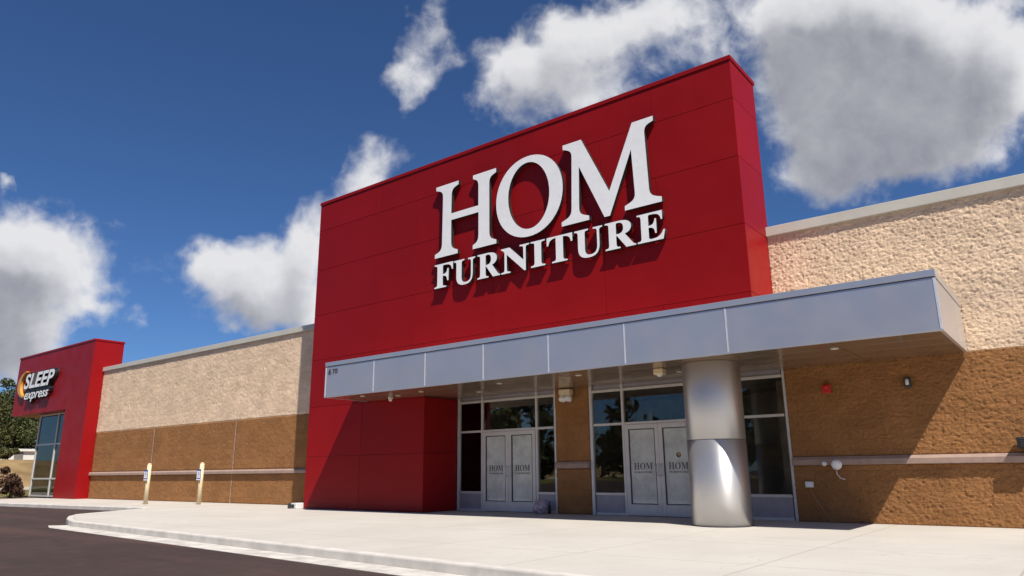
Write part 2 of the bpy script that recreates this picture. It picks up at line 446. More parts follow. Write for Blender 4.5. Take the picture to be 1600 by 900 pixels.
# --- the tall red entrance box: core plus cassette panels with open joints
bm = bmesh.new()
core = .02
box(bm, RX0+core, RX1-core, RY+core, .12, CZ0+.04, RZ-.12)
box(bm, RX0+core, RXE-core, RY+core, .05, .0, CZ0+.04)
tower = mesh_obj('entrance_tower', bm, M['redgap'], store)
rows = [.012, 1.58, 3.13, 4.66, 6.17, 7.74, 9.15, RZ-.11]
cols_up = [RX0, -7.3, -4.26, -1.2, 2.38, RX1]
g = .0045
panels = []
for r, (z0, z1) in enumerate(zip(rows[:-1], rows[1:])):
    cs = [RX0, -7.75, RXE] if r < 2 else (([RX0, RXE, -4.26+2.2, 2.38, RX1] if r == 2 else cols_up) if r % 2 == 0 else [RX0, -5.6, -2.6, .9, RX1])
    for a, b in zip(cs[:-1], cs[1:]):
        zlo = z0 if not (r == 2 and b > RXE+.1) else CZ0+.05
        panels.append((a+(0 if a == RX0 else g), b-(0 if b == cs[-1] else g), RY, RY+.0195, zlo+g, z1-g))
    # right-hand side and left-hand side cassettes
    xr = RXE if r < 2 else RX1
    panels.append((xr-.0195, xr, RY+.02, .0 if r < 2 else .125, (CZ0+.05 if r == 2 else z0)+g, z1-g))
    panels.append((RX0, RX0+.0195, RY+.02, .0 if r < 5 else .125, z0+g, z1-g))
boxes('red_panel', panels, M['red'], tower, .004)
boxes('tower_coping', [(RX0-.02, RX1+.025, RY-.025, .16, RZ-.105, RZ)], M['red'], tower, .006)
boxes('roof_screen', [(RX0+.05, RX1-.05, .13, .155, WZL, RZ-.12)], M['redgap'], tower)

# --- the canopy
bm = bmesh.new()
box(bm, CX0+.01, RX1+.05, CY+.012, RY-.003, CZ0+.03, CZ1-.13)
box(bm, RX1+.05, CX1-.01, CY+.012, -.04, CZ0+.03, CZ1-.13)
canopy = mesh_obj('canopy', bm, M['silver'], store)
seams = [CX0+.02, -5.50, -3.56, -1.62, .28, 2.21, 4.40, CX1-.02]
fp = [(a+.016, b-.016, CY, CY+.011, CZ0+.03, CZ1-.14) for a, b in zip(seams[:-1], seams[1:])]
each('fascia_panel', fp, M['silver'], canopy, .003)
each('side_panel', [(CX1-.009, CX1, CY+.03, -1.2, CZ0+.03, CZ1-.14), (CX1-.009, CX1, -1.18, -.03, CZ0+.03, CZ1-.14),
                     (CX0, CX0+.009, CY+.03, RY-.003, CZ0+.03, CZ1-.14)], M['silver'], canopy, .002)
each('seam_trim', [(x-.014, x+.014, CY-.006, CY+.011, CZ0+.031, CZ1-.141) for x in seams[1:-1]] +
      [(CX0-.004, CX0+.034, CY-.006, CY+.011, CZ0+.031, CZ1-.141), (CX1-.034, CX1+.004, CY-.006, CY+.011, CZ0+.031, CZ1-.141)], M['alum'], canopy)
boxes('edge_trim', [(CX0-.015, CX1+.015, CY-.018, CY+.05, CZ1-.115, CZ1), (CX1-.05, CX1+.015, CY+.051, -.02, CZ1-.135, CZ1),
                    (CX0-.015, CX0+.05, CY+.051, RY-.003, CZ1-.135, CZ1),
                    (CX0-.008, CX1+.008, CY-.009, CY+.05, CZ0, CZ0+.028), (CX1-.05, CX1+.008, CY+.051, -.02, CZ0, CZ0+.028),
                    (CX0-.008, CX0+.05, CY+.051, RY-.003, CZ0, CZ0+.028)], M['silver'], canopy, .004)
boxes('canopy_roof', [(CX0+.051, RX1+.03, CY+.051, RY-.003, CZ1-.12, CZ1-.03), (RX1+.03, CX1-.051, CY+.051, -.02, CZ1-.12, CZ1-.03)], M['coping'], canopy)
sf = []
ysp = [CY+.055, -2.2, -1.48, -.76, -.012]
xsp = [RXE+.003, -3.56, -1.62, .28, 2.21, 4.40, 6.2, CX1-.055]
for a, b in zip(ysp[:-1], ysp[1:]):
    for c, d in zip(xsp[:-1], xsp[1:]): sf.append((c+.006, d-.006, a+.006, b-.006, CZ0+.004, CZ0+.024))
for c, d in zip([CX0+.055, -6.3, RXE], [-6.3, RXE, 0][:2]):
    sf.append((c+.006, d-.006, CY+.06, -2.21, CZ0+.004, CZ0+.024)); sf.append((c+.006, d-.006, -2.19, RY-.008, CZ0+.004, CZ0+.024))
boxes('soffit', sf, M['soffit'], canopy, .002)
boxes('soffit_backing', [(CX0+.06, CX1-.06, CY+.06, RY-.006, CZ0+.0245, CZ0+.029), (RXE, CX1-.06, RY-.005, -.01, CZ0+.0245, CZ0+.029)], M['darkgrey'], canopy)
for (x, y) in ((-6.4, -2.5), (-5.6, -1.9), (-4.4, -2.2), (-3.3, -1.1), (-1.7, -2.2), (.6, -2.2), (6.1, -2.2), (2.6, -1.2)):
    bm = bmesh.new(); lathe(bm, (x, y, CZ0+.004), (0, 0, -1), [(0, .07), (.010, .07), (.014, .058), (.006, .05)])
    mesh_obj('recessed_light', bm, M['coping'], canopy)

# --- round metal column
ccx, ccy, cr = 3.585, -1.85, .575
bm = bmesh.new()
cyl(bm, (ccx, ccy, 0.0), (ccx, ccy, 1.617), cr, n=72)
cyl(bm, (ccx, ccy, 1.629), (ccx, ccy, CZ0-.002), cr, n=72)
colm = mesh_obj('column', bm, M['column'], store)
bm = bmesh.new(); cyl(bm, (ccx, ccy, 1.6), (ccx, ccy, 1.65), cr-.012, n=72); mesh_obj('seam_collar', bm, M['darkgrey'], colm)
bm = bmesh.new(); cyl(bm, (ccx, ccy, 0.001), (ccx, ccy, .012), cr+.012, n=72); mesh_obj('base_joint', bm, M['darkgrey'], colm)

# --- storefronts
FY0, FY1 = .03, .14
def bars(verts, horiz): return [(x-w/2, x+w/2, FY0, FY1, z0, z1) for x, w, z0, z1 in verts]+[(x0, x1, FY0+.004, FY1-.004, z-h/2, z+h/2) for x0, x1, z, h in horiz]
HT = CZ0+.02
def storefront(x0, x1, mulls, door, sides):
    """x0..x1 opening; mulls mullion x; door (a,b) x range; sides [(a,b)] glazed bays with sill panel"""
    v = [(x0+.04, .08, 0, HT), (x1-.03, .06, 0, HT)]+[(m, .062, 0, HT) for m in mulls]
    h = [(x0+.08, x1-.06, 3.03, .065)]
    edges = [x0+.08]+[m for m in mulls]+[x1-.06]
    bm = bmesh.new()
    lst = bars(v, h)
    for a, b in zip(edges[:-1], edges[1:]):
        isdoor = abs(a-door[0]) < .1
        lst.append((a+.03, b-.03, FY0+.008, FY1-.008, 2.155, 2.215))
        if not isdoor: lst.append((a+.03, b-.03, FY0+.008, FY1-.008, .47, .53)); lst.append((a+.03, b-.03, FY0+.008, FY1-.008, .0, .06))
    f = boxes('storefront', lst, M['frame'], store, .004)
    for a, b in zip(edges[:-1], edges[1:]):
        isdoor = abs(a-door[0]) < .1
        boxes('header_panel', [(a+.03, b-.03, .07, .09, 3.063, HT)], M['kick'], f)
        boxes('transom_pane', [(a+.031, b-.031, .08, .09, 2.216, 2.997)], M['glass'], f)
        if not isdoor:
            boxes('glass_pane', [(a+.031, b-.031, .08, .09, .531, 2.154)], M['glass'], f)
            boxes('sill_panel', [(a+.031, b-.031, .07, .09, .061, .469)], M['kick'], f)
    return f

def door_leaf(x0, x1, hinge_left, emblem):
    zt = 2.15
    d = boxes('door', [(x0, x0+.1, FY0-.012, FY1-.03, .012, zt), (x1-.1, x1, FY0-.012, FY1-.03, .012, zt),
                       (x0+.1, x1-.1, FY0-.010, FY1-.032, zt-.11, zt), (x0+.1, x1-.1, FY0-.010, FY1-.032, .012, .27)], M['frame'], store, .005)
    boxes('glass_pane', [(x0+.101, x1-.101, .055, .065, .271, zt-.111)], M['doorfilm'], d)
    boxes('gasket', [(x0+.1, x0+.122, .03, .056, .27, zt-.11), (x1-.122, x1-.1, .03, .056, .27, zt-.11),
                     (x0+.122, x1-.122, .03, .056, zt-.132, zt-.11), (x0+.122, x1-.122, .03, .056, .27, .29)], M['darkgrey'], d)
    cx = (x0+x1)/2
    place_text('lettering', '𝐇𝐎𝐌', cx-.25, cx+.25, 1.07, 1.235, .0505, .003, [M['doorink']], d)
    place_text('lettering', '𝐅𝐔𝐑𝐍𝐈𝐓𝐔𝐑𝐄', cx-.25, cx+.25, .99, 1.035, .0505, .003, [M['doorink']], d)
    if emblem:
        bm = bmesh.new(); cyl(bm, (cx+.02, .0545, 1.4), (cx+.02, .0505, 1.4), .062, n=28); mesh_obj('emblem', bm, M['doorink'], d)
        bm = bmesh.new(); lathe(bm, (cx+.035, .0503, 1.415), (0, -1, 0), [(0, .035), (.002, .03)]); mesh_obj('emblem_centre', bm, M['gold'], d)
    else:
        place_text('lettering', 'Open Daily', cx-.09, cx+.09, 1.3, 1.33, .0505, .003, [M['doorink']], d) if False else None
    hx = x1-.05 if hinge_left else x0+.05
    bm = bmesh.new()
    tube(bm, [(hx, FY0-.013, .92), (hx, FY0-.07, .92), (hx, FY0-.07, 1.2), (hx, FY0-.013, 1.2)], .013)
    mesh_obj('handle', bm, M['alum'], d)
    return d

storefront(RXE+.003, -1.592, [-4.16, -2.235], (-4.16, -2.235), None)
door_leaf(-4.118, -3.2, True, False); door_leaf(-3.196, -2.278, False, False)
storefront(-.543, 4.462, [.42, 2.33, 3.42], (.42, 2.33), None)
door_leaf(.462, 1.373, True, False); door_leaf(1.377, 2.288, False, True)

# rooms seen through the glass
def room(x0, x1, z1, y0, y1):
    t = .05
    each('interior_wall', [(x0-t, x1+t, y1, y1+t, 0, z1), (x0-t, x0, y0, y1, 0, z1), (x1, x1+t, y0, y1, 0, z1)], M['dark'], store)
    boxes('interior_floor', [(x0, x1, y0, y1, -.02, .008)], M['intfloor'], store)
    boxes('interior_ceiling', [(x0-t, x1+t, y0, y1+t, z1, z1+t)], M['dark'], store)
room(RXE+.06, 4.5, CZ0+.05, .16, 5.0)
each('interior_partition', [(-1.5, -1.4, .25, 3.2, .01, 3.1), (-4.9, -4.3, 2.6, 2.7, .01, 2.9), (.45, .55, 1.4, 3.6, .01, 2.6), (3.75, 4.4, 1.6, 1.7, .01, 3.1), (-2.1, -1.7, 1.2, 1.6, .01, 2.4)], M['dark'], store)

# --- the red corner box with the far shop window
OPX, OPZ = -31.7, 4.4
bm = bmesh.new()
box(bm, SX0, OPX, SY, SYB, OPZ, SZ-.1)
box(bm, OPX, SX1, SY, SYB-.003, .0, OPZ)
box(bm, OPX, SX1, SY, SYB, OPZ, SZ-.1)
bmesh.ops.remove_doubles(bm, verts=bm.verts, dist=.0005)
ctower = mesh_obj('corner_tower', bm, M['red'], store)
boxes('tower_coping', [(SX0-.03, SX1+.03, SY-.03, SYB+.03, SZ-.1, SZ)], M['red'], ctower, .01)
boxes('base_plinth', [(OPX+.02, SX1-.02, SY+.02, SYB-.02, -.12, -.001)], M['concrete'], ctower)
GX0, GX1, GY = -36.7, OPX-.003, .1
cw = boxes('corner_window', [(x-.05, x+.05, GY-.03, GY+.09, 0, OPZ-.003) for x in (GX0, -34.2, GX1-.05)] +
           [(GX0+.05, GX1-.1, GY-.025, GY+.085, z-.04, z+.04) for z in (.06, .95, 2.75, OPZ-.05)] +
           [(GX0-.04, GX0+.05, GY+.1, GY+7, z-.04, z+.04) for z in (.06, .95, 2.75, OPZ-.05)] +
           [(GX0-.045, GX0+.045, GY+y-.05, GY+y+.05, 0, OPZ-.003) for y in (2.3, 4.6, 7)], M['frame'], store)
boxes('glass_pane', [(GX0+.051, -34.251, GY+.02, GY+.03, .101, OPZ-.09), (-34.149, GX1-.101, GY+.02, GY+.03, .101, OPZ-.09)], M['glassdark'], cw)
boxes('side_pane', [(GX0-.005, GX0+.005, GY+.1, GY+7, .101, OPZ-.09)], M['glassdark'], cw)
boxes('sill_panel', [(GX0+.051, -34.251, GY+.031, GY+.06, .101, .91), (-34.149, GX1-.101, GY+.031, GY+.06, .101, .91)], M['whitepaint'], cw)
boxes('interior_floor', [(GX0+.06, GX1+2, GY+.1, 7, -.02, .01)], M['intfloor'], store)
each('interior_wall', [(GX0+.06, GX1+2, 7.1, 7.2, 0, 5.7), (GX1+2, GX1+2.1, SYB+.01, 7, 0, 5.7)], M['dark'], store)
boxes('interior_ceiling', [(GX0+.0, GX1+2, SYB+.003, 7, OPZ, OPZ+.1)], M['dark'], store)
boxes('display_counter', [(-36.2, -33.0, 1.2, 1.8, .011, 1.3)], M['whitepaint'], store)

# ------------------------------------------------------------------ main sign (letters traced as outlines)
ly = .15
sign = empty('store_sign', (-1, RY, 6.1), 'big white raised HOM FURNITURE letters with black sides on the red entrance box', 'sign')
kx, kz, ks = 9.4525, 1.0341, (16-1.36-ly)/(16-1.36-.3)
def tl(p): return (kx+(p[0]-kx)*ks, kz+(p[1]-kz)*ks)
def smooth_loop(pts, corner):
    """insert points on concave serif brackets: corner is a set of indices to round"""
    out = []; n = len(pts)
    for i, p in enumerate(pts):
        if i in corner:
            a, b = pts[i-1], pts[(i+1) % n]
            fa = min(.5, .16/max(1e-6, math.dist(a, p))); fb = min(.5, .16/max(1e-6, math.dist(b, p)))
            A = (p[0]+(a[0]-p[0])*fa, p[1]+(a[1]-p[1])*fa); B = (p[0]+(b[0]-p[0])*fb, p[1]+(b[1]-p[1])*fb)
            for t in (0, .25, .5, .75, 1):
                out.append(((1-t)**2*A[0]+2*t*(1-t)*p[0]+t*t*B[0], (1-t)**2*A[1]+2*t*(1-t)*p[1]+t*t*B[1]))
        else: out.append(p)
    return out
H = [(-4.49, 9.18), (-3.61, 9.18), (-3.61, 9.07), (-3.87, 8.98), (-3.88, 8.24), (-2.86, 8.24), (-2.86, 8.98), (-3.06, 9.07), (-3.06, 9.18),
     (-2.22, 9.18), (-2.22, 9.06), (-2.465, 8.97), (-2.465, 7.21), (-2.22, 7.11), (-2.22, 7.0), (-3.06, 7.0), (-3.06, 7.11), (-2.855, 7.21), (-2.855, 8.04),
     (-3.88, 8.04), (-3.87, 7.21), (-3.62, 7.11), (-3.62, 7.0), (-4.50, 7.0), (-4.50, 7.11), (-4.23, 7.21), (-4.21, 8.98), (-4.49, 9.07)]
Mm = [(-.01, 9.18), (.55, 9.18), (1.30, 7.60), (2.00, 9.18), (2.56, 9.18), (2.56, 9.06), (2.31, 8.98), (2.36, 7.22), (2.66, 7.12), (2.66, 7.0), (1.70, 7.0), (1.70, 7.11),
      (1.99, 7.22), (1.94, 8.5), (1.29, 6.97), (1.14, 6.97), (.46, 8.47), (.425, 7.21), (.71, 7.11), (.71, 7.0), (-.10, 7.0), (-.10, 7.11), (.20, 7.22), (.26, 8.95), (-.01, 9.06)]
def ell(cx, cz, rx, rz, tilt, n=56, p=2.0):
    o = []
    for i in range(n):
        t = 2*math.pi*i/n; x = rx*math.copysign(abs(math.cos(t))**(2/p), math.cos(t)); z = rz*math.copysign(abs(math.sin(t))**(2/p), math.sin(t))
        o.append((cx+x*math.cos(tilt)-z*math.sin(tilt), cz+x*math.sin(tilt)+z*math.cos(tilt)))
    return o
def letter(loops):
    bm = bmesh.new()
    prism_xz(bm, [[tl(p) for p in lp] for lp in loops], RY-ly, RY-.03)
    bmesh.ops.recalc_face_normals(bm, faces=bm.faces)
    for f in bm.faces: f.material_index = 0 if abs(f.normal.y) > .8 else 1
    return mesh_obj('letter', bm, [M['white'], M['letteredge']], sign)
letter([smooth_loop(H, {3, 6, 11, 12, 17, 20, 25, 26})])
letter([ell(-1.13, 8.09, 1.09, 1.125, 0, p=2.06), ell(-1.13, 8.105, .672, .935, .07)])
letter([smooth_loop(Mm, {6, 7, 12, 17, 22, 23})])
xs9 = [(-4.50, -3.79, 6.10, 6.80), (-3.76, -2.97, 6.05, 6.785), (-2.89, -2.10, 6.10, 6.79), (-2.06, -1.13, 6.08, 6.79), (-1.08, -.63, 6.10, 6.79),
       (-.575, .20, 6.10, 6.79), (.26, 1.06, 6.05, 6.785), (1.13, 1.945, 6.11, 6.79), (1.99, 2.69, 6.11, 6.80)]
for ch, (a, b, c, d) in zip('𝐅𝐔𝐑𝐍𝐈𝐓𝐔𝐑𝐄', xs9):
    (a, c), (b, d) = tl((a, c)), tl((b, d))
    place_text('letter', ch, a, b, c, d, RY-ly, .12, [M['white'], M['letteredge']], sign, offset=.006, facemats=True)

# --- corner sign
cs = empty('corner_sign', (-36, SY, 5.2), 'white SLEEP express letters with a gold crescent moon on the red corner box', 'sign')
place_text('backing_plate', 'SLEEP', -37.42, -33.08, 5.72, 6.72, SY-.10, .09, [M['letteredge']], cs, shear=.22, offset=.055)  # black backing that outlines the white lettering
place_text('lettering', 'SLEEP', -37.28, -33.2, 5.8, 6.64, SY-.2, .1, [M['white'], M['letteredge']], cs, shear=.22, offset=.028, facemats=True)
boxes('underline', [(-37.4, -33.5, SY-.12, SY-.01, 5.62, 5.72)], M['letteredge'], cs)
place_text('backing_plate', 'express', -37.1, -34.2, 4.98, 5.62, SY-.10, .09, [M['letteredge']], cs, shear=.3, offset=.05)
place_text('lettering', 'express', -36.98, -33.7, 5.05, 5.57, SY-.2, .1, [M['white'], M['letteredge']], cs, shear=.3, offset=.02, facemats=True)
mo = []
for i in range(25):
    t = R(98+i*(262-98)/24); mo.append((-37.2+1.02*math.cos(t)*1.15, 6.1+.75*math.sin(t)))
for i in range(23, 0, -1):
    t = R(98+i*(262-98)/24); mo.append((-37.1+.78*math.cos(t)*1.15, 6.12+.71*math.sin(t)))
bm = bmesh.new(); prism_xz(bm, [mo], SY-.16, SY-.01); mesh_obj('crescent_moon', bm, M['gold'], cs)

# --- small dark address marks at the canopy's left end
ad = empty('address_number', (-7.2, CY, 3.8), 'small dark address figures at the far left end of the canopy fascia', 'sign')
place_text('digit', '6', -7.42, -7.31, 3.80, 3.96, CY-.014, .012, [M['darkgrey']], ad)
place_text('digit', '70', -7.24, -7.02, 3.82, 3.95, CY-.014, .012, [M['darkgrey']], ad)

# ------------------------------------------------------------------ fixtures
def thing(name, loc, label, cat): return empty(name, loc, label, cat)
t = thing('emergency_light', (-1.13, -.05, 2.83), 'white twin-head emergency light high on the brown brick pier between the doors', 'light')
boxes('housing', [(-1.3, -.96, -.24, -.052, 2.98, 3.13)], M['cream'], t, .015)
for x in (-1.22, -1.04):
    bm = bmesh.new(); lathe(bm, (x, -.13, 2.985), (0, -.5, -1), [(0, .04), (.03, .085), (.14, .1), (.16, .09), (.15, .02)]); mesh_obj('lamp_head', bm, M['white'], t)
t = thing('soffit_lamp', (2.5, -1.95, 3.0), 'small cream lamp under the canopy soffit just left of the round column', 'light')
boxes('housing', [(2.38, 2.6, -2.05, -1.85, 3.02, CZ0+.002)], M['cream'], t, .02)
bm = bmesh.new(); lathe(bm, (2.49, -1.95, 3.022), (0, 0, -1), [(0, .07), (.03, .06), (.04, .02)]); mesh_obj('lens', bm, M['whitepaint'], t)
t = thing('soffit_camera', (-6.0, -1.82, 3.0), 'small white fixture under the far left end of the canopy by the red wall', 'camera')
boxes('mount', [(-6.06, -5.94, -1.87, -1.77, 3.09, CZ0+.002)], M['whitepaint'], t, .015)
bm = bmesh.new(); lathe(bm, (-6.0, -1.82, 3.092), (0, 0, -1), [(0, .055), (.03, .052), (.06, .033), (.07, .01)]); mesh_obj('dome', bm, M['whitepaint'], t)
t = thing('fire_alarm', (5.33, -.05, 2.6), 'red horn strobe on the brown wall under the canopy right of the doors', 'alarm')
boxes('body', [(5.24, 5.42, -.11, -.05, 2.57, 2.75)], M['alarm'], t, .012)
bm = bmesh.new(); lathe(bm, (5.33, -.11, 2.7), (0, -1, 0), [(0, .05), (.025, .04), (.035, .015)]); mesh_obj('strobe_lens', bm, M['alarm'], t)
boxes('back_box', [(5.25, 5.41, -.05, .0, 2.58, 2.74)], M['darkgrey'], t)
t = thing('wall_lamp', (6.84, -.05, 2.6), 'tiny pale wall lamp on a dark plate near the slanted shadow edge', 'light')
boxes('back_plate', [(6.77, 6.91, -.06, -.02, 2.58, 2.77)], M['darkgrey'], t, .008)
bm = bmesh.new(); lathe(bm, (6.84, -.10, 2.62), (0, 0, 1), [(0, .02), (.01, .032), (.1, .032), (.12, .015)]); mesh_obj('tube', bm, M['whitepaint'], t)
t = thing('fire_connection', (5.33, -.1, 1.1), 'white round capped pipe connection on the grey belt under the canopy', 'pipe fitting')
bm = bmesh.new(); lathe(bm, (5.36, -.08, 1.13), (0, -1, 0), [(0, .10), (.03, .105), (.035, .085), (.09, .085), (.115, .07), (.12, .03)]); mesh_obj('cap', bm, M['white'], t)
bm = bmesh.new(); lathe(bm, (5.13, -.085, 1.15), (0, -1, 0), [(0, .05), (.05, .05), (.07, .03)]); mesh_obj('valve', bm, M['whitepaint'], t)
bm = bmesh.new(); tube(bm, [(5.36, -.18, 1.01), (5.38, -.19, .93), (5.43, -.16, .86), (5.5, -.12, .84)], .008); mesh_obj('chain', bm, M['alum'], t)
t = thing('outlet_box', (4.79, -.06, .7), 'small pale outlet box low on the brown wall beside the right window', 'outlet box')
boxes('box', [(4.71, 4.86, -.13, -.03, .68, .80)], M['whitepaint'], t, .01)
boxes('cover', [(4.72, 4.85, -.145, -.131, .69, .79)], M['alum'], t, .004)
bm = bmesh.new()
pts = [Vector((4.8, -.10, .68))]
for i in range(1, 13):
    u = i/12; pts.append(Vector((4.8+.36*u**1.4, -.10-.02*math.sin(u*9), .68-.665*u)))
tube(bm, pts, .005, 6); c = mesh_obj('power_cable', bm, M['belt'], None, org=(5.1, -.1, 0)); tag(c, 'thin pale cable hanging from the outlet box down to the pavement', 'cable')
t = thing('utility_box', (8.6, -.1, 1.3), 'dark metal box with vents resting above the grey belt at the right edge', 'box')
boxes('housing', [(8.45, 8.85, -.26, -.03, 1.36, 1.56)], M['black'], t, .015)
boxes('vent_slat', [(8.5, 8.8, -.272, -.261, z, z+.018) for z in (1.40, 1.44, 1.48, 1.52)], M['darkgrey'], t)
boxes('bracket', [(8.55, 8.75, -.2, -.03, 1.293, 1.359)], M['darkgrey'], t)
t = thing('drain_block', (-10.55, -1.45, 0), 'small white block with a dark opening at the foot of the red box', 'drain')
def zz(x): return x
boxes('block', [(-10.62, -10.36, -1.62, -1.3, .0, .17)], M['whitepaint'], t, .01)
boxes('opening', [(-10.6, -10.46, -1.625, -1.6201, .02, .13)], M['black'], t)
boxes('spout', [(-10.84, -10.623, -1.60, -1.36, .0, .16)], M['darkgrey'], t, .02)
# pale pink bundle on the ground beside the pier
bm = bmesh.new()
bmesh.ops.create_icosphere(bm, subdivisions=4, radius=1)
for v in bm.verts:
    n = v.co.normalized(); k = 1+.28*math.sin(7*n.x+3*n.z)*math.cos(6*n.y+2*n.x)+.12*math.sin(19*n.z+11*n.x)
    v.co = Vector((-1.98+n.x*k*.2, -.2+n.y*k*.11, .15+n.z*k*.16)); v.co.z = max(.002, v.co.z)
b_ = mesh_obj('plastic_bag', bm, M['pink'], None, smooth=True, org=(-1.98, -.2, 0)); tag(b_, 'crumpled pale pink bag on the ground left of the brick pier', 'bag')
bm = bmesh.new(); lathe(bm, (-1.72, -.16, .001), (0, 0, 1), [(0, .035), (.2, .035), (.26, .014), (.31, .014)]); b_ = mesh_obj('bottle', bm, M['black'], None, org=(-1.72, -.16, 0)); tag(b_, 'dark upright bottle between the pink bag and the brick pier', 'bottle')

# --- accessible-parking posts
def make_post(loc, label):
    e = empty('sign_post', loc, label, 'bollard', 'accessible parking posts by the left wall')
    x, y, z = loc
    bm = bmesh.new()
    cyl(bm, (x, y, 0), (x, y, 1.46), .078, n=24)
    lathe(bm, (x, y, 1.4605), (0, 0, 1), [(0, .078), (.025, .067), (.042, .04), (.05, .01)])
    mesh_obj('post', bm, M['cream'], e)
    s = boxes('sign_plate', [(x-.14, x+.14, y-.108, y-.093, .86, 1.26)], M['blue'], e, .004)
    place_text('symbol', '♿', x-.12, x+.12, .95, 1.2, y-.112, .003, [M['white']], s)
    boxes('sign_border', [(x-.13, x+.13, y-.112, y-.1081, .87, .915)], M['white'], s)
    boxes('bracket', [(x-.05, x+.05, y-.093, y-.07, 1.0, 1.1)], M['alum'], e)
    return e
make_post((-19.15, -2.05, 0), 'cream post with a blue wheelchair sign, the farther one near the red corner box')
make_post((-16.85, -1.2, 0), 'cream post with a blue wheelchair sign, the nearer one toward the entrance box')

# ------------------------------------------------------------------ ground
def sheet(name, pts, z, mat, kind='structure'):
    bm = bmesh.new(); bm.faces.new([bm.verts.new((x, y, z)) for x, y in pts])
    o = mesh_obj(name, bm, mat); o['kind'] = kind; return o
ZA = -.13
sheet('parking_lot', [(-1500, -1500), (1500, -1500), (1500, 1500), (-1500, 1500)], ZA, M['asphalt'])
# the pavement outline: plaza front kerb, rounded tip, ramp edge, then the strip along the left wall
def fy(x): return -8.12-.081*(x+10.5)
front = [(30, fy(30)), (15, fy(15)), (4, fy(4)), (-3, fy(-3)), (-8.5, fy(-8.5)), (-10.2, fy(-10.2))]
tip = [(-10.75, -8.0), (-11.6, -7.72), (-12.7, -7.25), (-13.6, -6.7), (-14.3, -5.7), (-14.9, -4.7), (-15.5, -3.95)]
strip = [(-16.1, -3.55), (-18, -3.78), (-21.3, -4.0), (-26.8, -4.35), (-31, -4.5), (-60, -4.9)]
outline = front+tip+strip
back = [(-60, -.9+0), (-39.3, -.9), (-36.2, -.75), (-31.75, -.62), (-31.75, 6), (15, 6), (30, 6)]
def slab(name, pts, z0, z1, mat, kind='structure', bevel=0):
    bm = bmesh.new()
    lo = [bm.verts.new((x, y, z0)) for x, y in pts]; hi = [bm.verts.new((x, y, z1)) for x, y in pts]
    bm.faces.new(lo); bm.faces.new(hi)
    n = len(pts)
    for i in range(n): bm.faces.new((lo[i], lo[(i+1) % n], hi[(i+1) % n], hi[i]))
    o = mesh_obj(name, bm, mat, bevel=bevel); o['kind'] = kind; return o
def offs(pts, d):
    out = []
    for i, p in enumerate(pts):
        a = Vector(pts[max(0, i-1)]); b = Vector(pts[min(len(pts)-1, i+1)]); t_ = (b-a).normalized(); nn = Vector((-t_.y, t_.x))
        out.append((p[0]+nn.x*d, p[1]+nn.y*d))
    return out
inner = offs(outline, -.16)
slab('sidewalk', inner+back, ZA-.2, -.003, M['concrete'])
def ribbon(name, A, B, z0, z1, mat, bevel=0, zin=None):
    bm = bmesh.new(); n = len(A)
    q = [[bm.verts.new((A[i][0], A[i][1], z0)), bm.verts.new((A[i][0], A[i][1], z1)), bm.verts.new((B[i][0], B[i][1], z1)), bm.verts.new((B[i][0], B[i][1], z0))] for i in range(n)]
    for i in range(n-1):
        for k in range(4): bm.faces.new((q[i][k], q[i][(k+1) % 4], q[i+1][(k+1) % 4], q[i+1][k]))
    bm.faces.new(q[0]); bm.faces.new(q[-1][::-1])
    o = mesh_obj(name, bm, mat, bevel=bevel); o['kind'] = 'structure'; return o
kerb_in = offs(outline, -.158)
ribbon('kerb', outline, kerb_in, ZA-.1, .002, M['kerb'], .025)
gl = front+tip[:1]
gout = [(x, y-.48) for x, y in front]+[(-11.05, -8.33)]
ribbon('gutter', gout, offs(outline, .003)[:len(gl)], ZA-.1, ZA+.006, M['gutter'])
# strip gutter along the left wall
# lawn, path, bank
def terrain():
    xs = np.concatenate([np.linspace(-39.4, -70, 16), np.linspace(-73, -110, 20), np.linspace(-120, -600, 10)])
    ys = np.concatenate([np.linspace(-160, -30, 8), np.linspace(-25, 80, 36), np.linspace(90, 400, 10)])
    V, F = [], []
    for x in xs:
        for y in ys:
            s = min(1, max(0, (-x-74)/17)); s = s*s*(3-2*s)
            edge = min(1, max(0, (-x-39.4)/2))
            V.append((x, y, -.10+.0*edge+3.1*s+.10*math.sin(x*.21+y*.13)*min(1, max(0, (-x-50)/20))*.6))
    ny = len(ys)
    for i in range(len(xs)-1):
        for j in range(ny-1): F.append((i*ny+j, i*ny+j+1, (i+1)*ny+j+1, (i+1)*ny+j))
    lawn = [f for f in F if V[f[0]][0] > -74]; bank = [f for f in F if V[f[0]][0] <= -74]
    for nm, fs, mt in (('lawn', lawn, M['grass']), ('hill', bank, M['drygrass'])):
        me = bpy.data.meshes.new(nm); me.from_pydata(V, [], fs); me.materials.append(mt)
        bm = bmesh.new(); bm.from_mesh(me); bmesh.ops.delete(bm, geom=[v for v in bm.verts if not v.link_faces], context='VERTS')
        bmesh.ops.recalc_face_normals(bm, faces=bm.faces); bm.to_mesh(me); bm.free()
        for p in me.polygons: p.use_smooth = True
        o = bpy.data.objects.new(nm, me); link(o); o['kind'] = 'structure'
terrain()
slab('planting_bed', [(-39.6, -3.6), (-35.7, -3.4), (-33.4, -2.0), (-33.2, -.75), (-36.2, -.78), (-39.6, -.93)], ZA, .02, M['mulch'])
slab('path', [(-71.5, -160), (-73.5, -160), (-73.5, 300), (-71.5, 300)], -.3, .12, M['path'])

